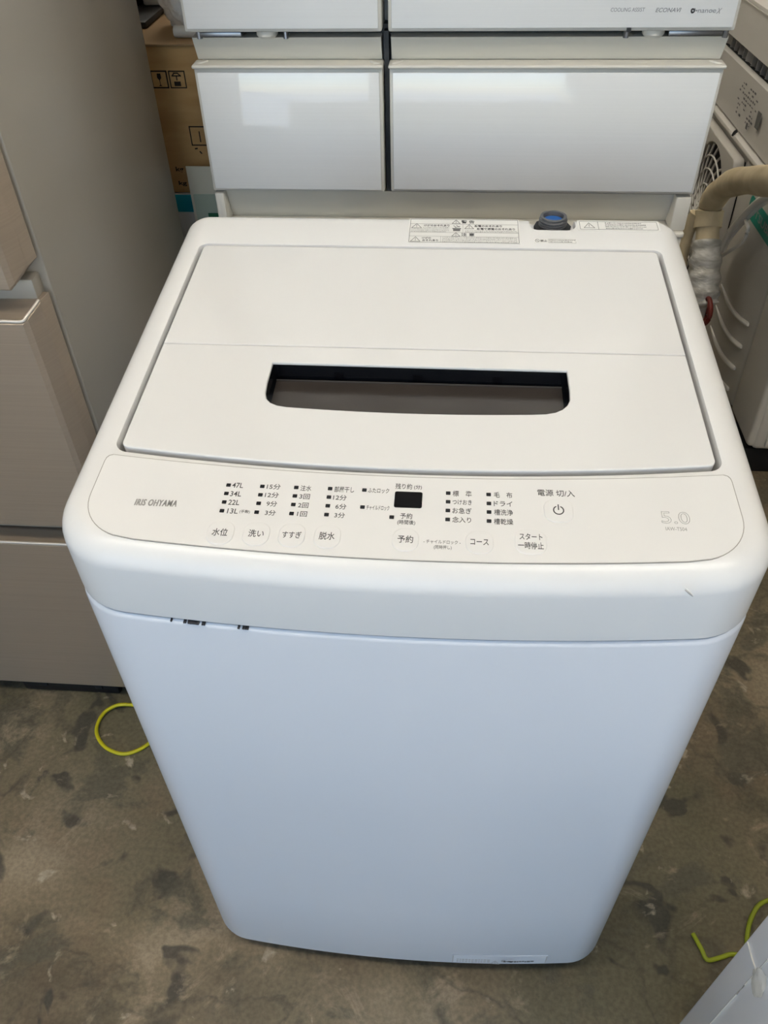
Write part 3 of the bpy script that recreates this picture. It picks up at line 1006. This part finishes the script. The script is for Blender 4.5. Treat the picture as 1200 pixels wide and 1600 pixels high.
# ---------------------------------------------------------------- outdoor air conditioner unit on the right, on blocks
OU = thing('outdoor_unit', 'white outdoor air conditioner unit with fan grille and teal sticker', 'air conditioner', (0.70, 1.06, 0.075))
EU = Vector((math.sin(R(1.5)) * math.cos(R(3)), math.cos(R(1.5)) * math.cos(R(3)), -math.sin(R(3))))
EW = Vector((0, math.sin(R(3)), math.cos(R(3))))
EN = EU.cross(EW).normalized()                # points away from the camera, into the unit
EW = EN.cross(EU).normalized()
MO = Matrix(((EN.x, EU.x, EW.x, 0.70), (EN.y, EU.y, EW.y, 1.06), (EN.z, EU.z, EW.z, 0.075), (0, 0, 0, 1)))
OU.matrix_world = MO
OU.location = MO.to_translation()
OU.rotation_euler = MO.to_euler()
# local frame: x into the unit, y along its front towards the back of the shop, z up
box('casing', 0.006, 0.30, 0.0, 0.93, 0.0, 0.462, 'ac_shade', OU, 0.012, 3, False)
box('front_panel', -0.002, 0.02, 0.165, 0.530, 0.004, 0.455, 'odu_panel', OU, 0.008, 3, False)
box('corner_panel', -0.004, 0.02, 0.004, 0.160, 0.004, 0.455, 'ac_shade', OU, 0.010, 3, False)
box('top_plate', -0.008, 0.31, -0.006, 0.936, 0.4625, 0.474, 'ac_white', OU, 0.004, 2, False)
for k in range(4):
    z = 0.196 - 0.0565 * k
    pts = []
    for q in range(9):
        t = q / 8
        u = 0.208 + 0.255 * t
        pts.append((-0.0035, u, z - 0.020 * t - 0.016 * math.sin(math.pi * t)))
    tube('rib', pts, lambda t: 0.0010 + 0.0048 * min(1, 3.2 * (1 - t)) * min(1, 12 * t + 0.5), 'odu_rib', OU, 3, 8, False)
# teal sticker with pale letters on the front panel
MS = Matrix(((0, 0, -1, -0.0022), (-1, 0, 0, 0), (0, 1, 0, 0), (0, 0, 0, 1)))   # frame: x runs towards the camera end
sk_ = plate('brand_sticker', rrect(-0.425, -0.180, 0.366, 0.412, 0.014, 4), 0.0006, 'teal_sticker', MS, OU, world=False, top=0.0007)
stx = text('printed_text', 'MITSUBISHI', -0.300, 0.389, 0.225, 0.018, 'grey_print', MS, None, world=False, lift=0.0009, bold=0.02)
stx.parent = sk_
# fan grille: dark hole, square frame, curved vanes, rings
GC = (0.735, 0.225)
box('grille_back', -0.002, 0.006, 0.553, 0.918, 0.020, 0.440, 'ac_dark', OU, 0, 2, False)
fr = bmesh.new()
MG = Matrix(((0, 0, -1, 0), (-1, 0, 0, 0), (0, 1, 0, 0), (0, 0, 0, 1)))
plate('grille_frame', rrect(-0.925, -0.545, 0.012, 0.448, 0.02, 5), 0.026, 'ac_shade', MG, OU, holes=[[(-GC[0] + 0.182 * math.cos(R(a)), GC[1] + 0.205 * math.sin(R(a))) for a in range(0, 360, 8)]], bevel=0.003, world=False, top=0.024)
vane = None
for k in range(26):
    pts = []
    for q in range(7):
        r = 0.045 + (0.150) * q / 6
        a = 0.6 * (q / 6) ** 1.4
        pts.append((-0.022 + 0.006 * (q / 6), r * math.cos(a), r * math.sin(a) * 1.08))
    if vane is None:
        o = tube('grille_vane', pts, 0.0032, 'ac_white', OU, 2, 6, False)
        vane = o.data
    else:
        o = bpy.data.objects.new('grille_vane', vane)
        COL.objects.link(o)
        o.parent = OU
    o.matrix_parent_inverse = Matrix.Translation((0, GC[0], GC[1])) @ Matrix.Rotation(2 * math.pi * k / 26, 4, 'X')
for r in (0.060, 0.095, 0.130, 0.160):
    tube('grille_ring', [(-0.021, GC[0] + r * math.cos(R(a)), GC[1] + r * 1.08 * math.sin(R(a))) for a in range(0, 360, 20)], 0.0024, 'ac_white', OU, 2, 6, False, closed=True)
lathe('grille_hub', [(0.0, 0.0), (0.05, 0.0), (0.046, 0.006), (0.0, 0.008)], (-0.020, GC[0], GC[1]), 'ac_white', OU, 24, False, 35, Matrix.Rotation(R(-90), 3, 'Y'))
# end face towards the camera: recessed cover with louver slats
box('end_cover', 0.030, 0.285, -0.008, 0.004, 0.012, 0.440, 'ac_white', OU, 0.005, 2, False)
for k in range(5):
    box('slat', 0.055, 0.26, -0.016, -0.006, 0.060 + 0.022 * k, 0.072 + 0.022 * k, 'ac_white', OU, 0.003, 2, False)
box('slat_recess', 0.050, 0.265, -0.0095, -0.007, 0.053, 0.166, 'ac_fin', OU, 0, 2, False)
lathe('screw', [(0.004, 0), (0.004, 0.002), (0.002, 0.003)], (0.070, -0.008, 0.026), 'ac_fin', OU, 10, False, 35, Matrix.Rotation(R(90), 3, 'X'))
# black support blocks
for u, h0, nm in ((0.06, 0.067, 'near'), (0.80, 0.028, 'far')):
    c = MO @ Vector((0.15, u, 0))
    o = box('support_block', -0.19, 0.19, -0.05, 0.05, 0.0, h0, 'black_plastic', None, 0.003, 2, False)
    o.location = (c.x, c.y + (0.01 if nm == 'near' else 0), 0)
    tag(o, 'black block under the near end of the outdoor unit' if nm == 'near' else 'low black block under the far end of the outdoor unit', 'block')

# ---------------------------------------------------------------- indoor air conditioner unit lying on top of it
AI = thing('indoor_unit', 'white indoor air conditioner with open louver slot, lying on the outdoor unit', 'air conditioner')
MA = MO @ Matrix.Translation((0, 0, 0.4745))
AI.location = MA.to_translation()
AI.rotation_euler = MA.to_euler()
sec = [(0.012, 0.0), (0.004, 0.006), (0.0, 0.128), (0.020, 0.134), (0.050, 0.120), (0.056, 0.150), (0.018, 0.164), (-0.004, 0.170), (-0.002, 0.262), (0.020, 0.274), (0.20, 0.268), (0.21, 0.25), (0.21, 0.0)]


def prism(name, sec, y0, y1, material, parent):
    n = len(sec)
    vs = [Vector((x, y, z)) for y in (y0, y1) for x, z in sec]
    return pydata(name, vs, [(i, (i + 1) % n, n + (i + 1) % n, n + i) for i in range(n)] + [tuple(range(n)), tuple(n + i for i in range(n))], material, parent, False, 25)


prism('casing', sec, 0.30, 1.08, 'ac_white', AI)
prism('louver_slot', [(0.012, 0.1325), (0.018, 0.1345), (0.048, 0.122), (0.053, 0.150), (0.016, 0.1632), (0.012, 0.1655), (0.045, 0.158), (0.050, 0.123)], 0.303, 1.077, 'ac_dark', AI)
for k in range(17):
    u = 0.335 + 0.044 * k
    tl = R(18 if k % 5 else -12)
    vs = []
    for dx, z in ((0.010, 0.1365), (0.046, 0.1270), (0.050, 0.149), (0.012, 0.1610)):
        for s in (-0.0012, 0.0012):
            vs.append(Vector((dx, u + s + math.sin(tl) * (dx - 0.03), z)))
    pydata('louver_fin', vs, [(0, 2, 4, 6), (1, 7, 5, 3), (0, 1, 3, 2), (2, 3, 5, 4), (4, 5, 7, 6), (6, 7, 1, 0)], 'ac_fin', AI, False)
prism('panel_joint', [(-0.0035, 0.252), (-0.0045, 0.252), (-0.0042, 0.2545), (-0.0030, 0.2545)], 0.30, 1.08, 'ac_fin', AI)
tube('hook', [(-0.002, 0.66, 0.008), (-0.006, 0.662, 0.004), (-0.008, 0.664, -0.004)], 0.004, 'ac_dark', AI, 3, 8, False)
# faint rating print on the lower panel
MR = Matrix(((0, 0, -1, -0.0012), (-1, 0, 0, 0), (0, 1, 0, 0), (0, 0, 0, 1)))
rg = random.Random(6)
qs = []
for row in range(8):
    y = 0.105 - 0.0095 * row
    x = -0.72 + 0.012 * (row % 2)
    while x < -0.56:
        l = rg.uniform(0.006, 0.016)
        if rg.random() < 0.55:
            qs.append((x, y, x + l, y + rg.uniform(0.002, 0.005)))
        x += l + 0.006
qs += [(-0.535, 0.050, -0.505, 0.085), (-0.60, 0.030, -0.585, 0.044)]
MR2 = MR @ Matrix.Translation((0, 0, 0.0018))
quads('rating_print', qs, 'ink_soft', MR2, AI, False, 0.0)

# ---------------------------------------------------------------- insulated pipe, cord, wires hanging in front of the unit
PI_ = thing('insulated_pipe', 'beige foam-insulated pipe bending down in front of the outdoor unit', 'pipe', (0.62, 1.42, 0))
pth = [(0.64, 1.05, 0.640), (0.625, 1.13, 0.632), (0.62, 1.202, 0.609), (0.62, 1.302, 0.572), (0.62, 1.395, 0.530), (0.62, 1.458, 0.488), (0.62, 1.492, 0.448), (0.62, 1.490, 0.418)]
ins_ = tube('insulation', pth, lambda t: 0.0275 + 0.0012 * math.sin(26 * t), 'pipe_beige', PI_, 8, 18)
tube('collar', [(0.62, 1.493, 0.430), (0.62, 1.486, 0.410), (0.62, 1.478, 0.395)], 0.0315, 'pipe_beige', PI_, 4, 18)
tube('joint', [(0.62, 1.480, 0.402), (0.62, 1.465, 0.385), (0.62, 1.452, 0.370)], lambda t: 0.0275 - 0.002 * math.sin(math.pi * t), 'pipe_beige', PI_, 4, 18)
tube('film_wrapping', [(0.62, 1.455, 0.374), (0.62, 1.435, 0.345), (0.62, 1.412, 0.312), (0.62, 1.388, 0.284), (0.622, 1.372, 0.262), (0.624, 1.366, 0.252)],
     lambda t: 0.0300 + 0.006 * math.sin(math.pi * t) + 0.0022 * math.sin(31 * t) - 0.008 * max(0, t - 0.85) / 0.15, 'wrap', PI_, 8, 18)
tube('drain_hose', [(0.595, 1.50, 0.42), (0.582, 1.50, 0.36), (0.578, 1.47, 0.28), (0.585, 1.44, 0.18), (0.60, 1.42, 0.08), (0.605, 1.41, 0.012)], 0.0165, 'pipe_beige', PI_, 8, 14)
for k, (a, b, c_) in enumerate(((1.352, 1.318, 1.312), (1.346, 1.305, 1.300))):
    tube('wire', [(0.622, 1.372, 0.268), (0.622, a - 0.01, 0.288), (0.62, b, 0.284 - 0.004 * k), (0.618, c_, 0.255), (0.615, 1.335, 0.218), (0.612, 1.36, 0.20)], 0.0055, 'red_wire', PI_, 6, 8)
for k in range(3):
    tube('wire', [(0.605 - 0.008 * k, 1.378, 0.262), (0.600 - 0.010 * k, 1.355, 0.235), (0.592 - 0.012 * k, 1.345, 0.20), (0.585 - 0.014 * k, 1.35, 0.15)], 0.0035, 'cord_white', PI_, 5, 8)
CO = thing('power_cord', 'thick white power cord slanting past the teal sticker', 'cord', (0.64, 1.35, 0.2))
tube('cable', [(0.6929, 1.2311, 0.5791), (0.6823, 1.2947, 0.5526), (0.6770, 1.3286, 0.5304), (0.6770, 1.3858, 0.4890), (0.6770, 1.4632, 0.4106), (0.6770, 1.5014, 0.3629), (0.6770, 1.5194, 0.3152), (0.6823, 1.5279, 0.2664)], 0.0075, 'cord_white', CO, 6, 12)
tube('cable', [(0.7056, 1.2311, 0.5738), (0.6950, 1.2947, 0.5463), (0.6876, 1.3328, 0.5229), (0.6876, 1.3922, 0.4805), (0.6855, 1.4696, 0.4010), (0.6855, 1.5088, 0.3512), (0.6834, 1.5226, 0.3088)], 0.0065, 'cord_white', CO, 6, 12)
tube('thin_loop', [(0.6855, 1.4378, 0.4339), (0.6770, 1.4007, 0.4403), (0.6770, 1.3827, 0.4350), (0.6770, 1.3922, 0.4010), (0.6770, 1.4547, 0.3512), (0.6770, 1.5056, 0.3109), (0.6791, 1.5279, 0.2929)], 0.0042, 'cord_white', CO, 8, 10)

# ---------------------------------------------------------------- cartons and clutter between the two fridges
CB = thing('cardboard_box', 'brown cardboard box with handling symbols between the two fridges', 'box', (-0.58, 1.30, 0.6355))
box('carton', -0.80, -0.365, 1.05, 1.55, 0.636, 0.8735, 'cardboard', CB, 0.003)
box('flap', -0.80, -0.365, 1.046, 1.30, 0.8738, 0.8775, 'tan_wood', CB, 0.001)
MC = Matrix(((1, 0, 0, 0), (0, 0, -1, 1.05), (0, 1, 0, 0), (0, 0, 0, 1)))


def frame_icon(x0, x1, y0, y1):
    return [((x0, y0), (x1, y0)), ((x1, y0), (x1, y1)), ((x1, y1), (x0, y1)), ((x0, y1), (x0, y0))]


strokes('handling_symbol', frame_icon(-0.507, -0.484, 0.812, 0.837), 0.0022, 'card_ink', MC, CB)
strokes('handling_symbol', frame_icon(-0.479, -0.453, 0.812, 0.837), 0.0022, 'card_ink', MC, CB)
plate('handling_symbol', [(-0.469, 0.8335), (-0.463, 0.8335), (-0.4625, 0.827), (-0.4655, 0.8235), (-0.4655, 0.8165), (-0.463, 0.8145), (-0.469, 0.8145), (-0.4665, 0.8165), (-0.4665, 0.8235), (-0.4695, 0.827)], 0.0004, 'card_ink', MC, CB, top=0.0005)
strokes('handling_symbol', frame_icon(-0.4485, -0.4225, 0.812, 0.837) + [((-0.4435, 0.830), (-0.440, 0.834)), ((-0.440, 0.834), (-0.434, 0.834)), ((-0.434, 0.834), (-0.4295, 0.830)), ((-0.4435, 0.830), (-0.4295, 0.830)), ((-0.4365, 0.830), (-0.4365, 0.824))], 0.0018, 'card_ink', MC, CB)
quads('handling_symbol', [(-0.4420, 0.8145, -0.4310, 0.8215)], 'card_ink', MC, CB)
strokes('handling_symbol', frame_icon(-0.4300, -0.398, 0.720, 0.7505) + [((-0.414, 0.726), (-0.414, 0.742))], 0.0020, 'card_ink', MC, CB)
strokes('handling_symbol', [((-0.4255, 0.7140), (-0.4225, 0.7145)), ((-0.418, 0.709), (-0.4160, 0.7065))], 0.0022, 'card_ink', MC, CB)
text('printed_text', 'kg', -0.4610, 0.6775, 0.0140, 0.0105, 'card_ink', MC, CB, bold=0.02)
text('printed_text', 'kg', -0.4600, 0.6530, 0.0150, 0.0095, 'card_ink', MC, CB, bold=0.03)
CW = thing('carton', 'white carton with a teal band under the cardboard box', 'box', (-0.58, 1.30, 0))
box('carton', -0.80, -0.365, 1.048, 1.55, 0.0, 0.6345, 'carton_white', CW, 0.003)
box('teal_band', -0.801, -0.364, 1.0465, 1.20, 0.602, 0.6335, 'carton_teal', CW, 0.001)
sh = thing('paper_sheet', 'pale paper sheet propped against the teal-banded carton', 'paper', (-0.40, 1.03, 0.0))
box('sheet', -0.4450, -0.368, 1.036, 1.0385, 0.0, 0.6885, 'paper', sh, 0.0005)
plate('green_form', rrect(-0.4400, -0.372, 0.520, 0.640, 0.002, 2), 0.0008, 'paper_green', Matrix(((1, 0, 0, 0), (0, 0, -1, 1.036), (0, 1, 0, 0), (0, 0, 0, 1))), sh, top=0.0009)
quads('green_stamp', [(-0.418, 0.598, -0.380, 0.606), (-0.416, 0.585, -0.39, 0.590)], 'green_ink', Matrix(((1, 0, 0, 0), (0, 0, -1, 1.0345), (0, 1, 0, 0), (0, 0, 0, 1))), sh)
# on the box: black appliance, white block, bubble wrap bundle
BK = thing('black_appliance', 'black appliance with a glossy foot on the cardboard box', 'appliance', (-0.56, 1.30, 0.8778))
box('foot', -0.72, -0.502, 1.140, 1.40, 0.8780, 0.8890, 'black_plastic', BK, 0.004)
box('body', -0.72, -0.545, 1.235, 1.40, 0.8891, 1.25, 'display', BK, 0.006)
WB = box('white_block', -0.540, -0.498, 1.255, 1.36, 0.8893, 0.99, 'foam_white', None, 0.004)
tag(WB, 'small white block resting on the foot of the black appliance', 'block')
bm = bmesh.new()
bmesh.ops.create_icosphere(bm, subdivisions=5, radius=1.0)
from mathutils import noise as mn
for v in bm.verts:
    p = v.co.copy()
    f = 1 + 0.22 * mn.noise(p * 2.3) + 0.10 * mn.noise(p * 6.0) + 0.05 * mn.noise(p * 14)
    v.co = Vector((p.x * 0.046 * f - 0.432, p.y * 0.042 * f + 1.160, max(p.z * 0.085 * f + 0.952, 0.8780)))
bw = frombm('bubble_wrap', bm, 'bubble_film', None, True, 180)
tag(bw, 'crumpled bundle of clear bubble wrap beside the white fridge', 'bubble wrap')
ro = tube('foam_roll', [(-0.437, 1.085, 0.8868), (-0.40, 1.083, 0.8868), (-0.36, 1.082, 0.8868)], 0.0088, 'foam_white', None, 4, 16)
tag(ro, 'pale foam roll lying under the bubble wrap on the box', 'roll')

# ---------------------------------------------------------------- yellow straps on the floor
s1 = tube('packing_strap', [(-0.400, 0.352, 0.004), (-0.440, 0.364, 0.004), (-0.470, 0.371, 0.005), (-0.498, 0.374, 0.006), (-0.527, 0.371, 0.007), (-0.546, 0.352, 0.007), (-0.547, 0.320, 0.006), (-0.525, 0.293, 0.005), (-0.492, 0.281, 0.004), (-0.466, 0.289, 0.004), (-0.440, 0.312, 0.004), (-0.41, 0.33, 0.004)], 0.0032, 'strap_yellow', None, 8, 8)
tag(s1, 'yellow strap loop on the floor left of the washing machine', 'strap')
s2 = tube('packing_strap', [(0.400, 0.060, 0.004), (0.4065, 0.040, 0.007), (0.412, 0.027, 0.006), (0.430, 0.031, 0.005), (0.448, 0.037, 0.004), (0.470, 0.035, 0.004)], 0.0032, 'strap_green', None, 8, 8)
tag(s2, 'short bent yellow-green strap on the floor beside the white panel', 'strap')
s3 = tube('packing_strap', [(0.470, 0.046, 0.004), (0.474, 0.062, 0.005), (0.484, 0.084, 0.006), (0.500, 0.104, 0.006), (0.520, 0.114, 0.005), (0.545, 0.118, 0.004)], 0.0032, 'strap_green', None, 8, 8)
tag(s3, 'curved yellow-green strap end at the right edge of the floor', 'strap')

# ---------------------------------------------------------------- white appliance at the lower right
WA = thing('appliance', 'white film-wrapped appliance cut off at the lower right corner', 'appliance', (0.60, -0.35, 0))
box('side_panel', 0.340, 0.94, -0.72, -0.0705, 0.0, 0.90, 'white_film', WA, 0.003)
tube('film_crease', [(0.3399, -0.0735, 0.362), (0.3399, -0.088, 0.364), (0.3399, -0.1025, 0.3669)], 0.0011, 'tape', WA, 4, 6)
tube('film_crease', [(0.3399, -0.1020, 0.402), (0.3399, -0.1018, 0.30), (0.3399, -0.1023, 0.19), (0.3399, -0.1023, 0.12)], 0.0009, 'tape', WA, 4, 6)
bm = bmesh.new()
bmesh.ops.create_icosphere(bm, subdivisions=3, radius=1.0)
for v in bm.verts:
    p = v.co.copy()
    f = 1 + 0.35 * mn.noise(p * 2.0)
    v.co = Vector((0.3400 + p.x * 0.0022 * f, -0.110 + p.y * 0.011 * f, 0.366 + p.z * 0.020 * f))
frombm('tape_piece', bm, 'tape', WA, True, 25)
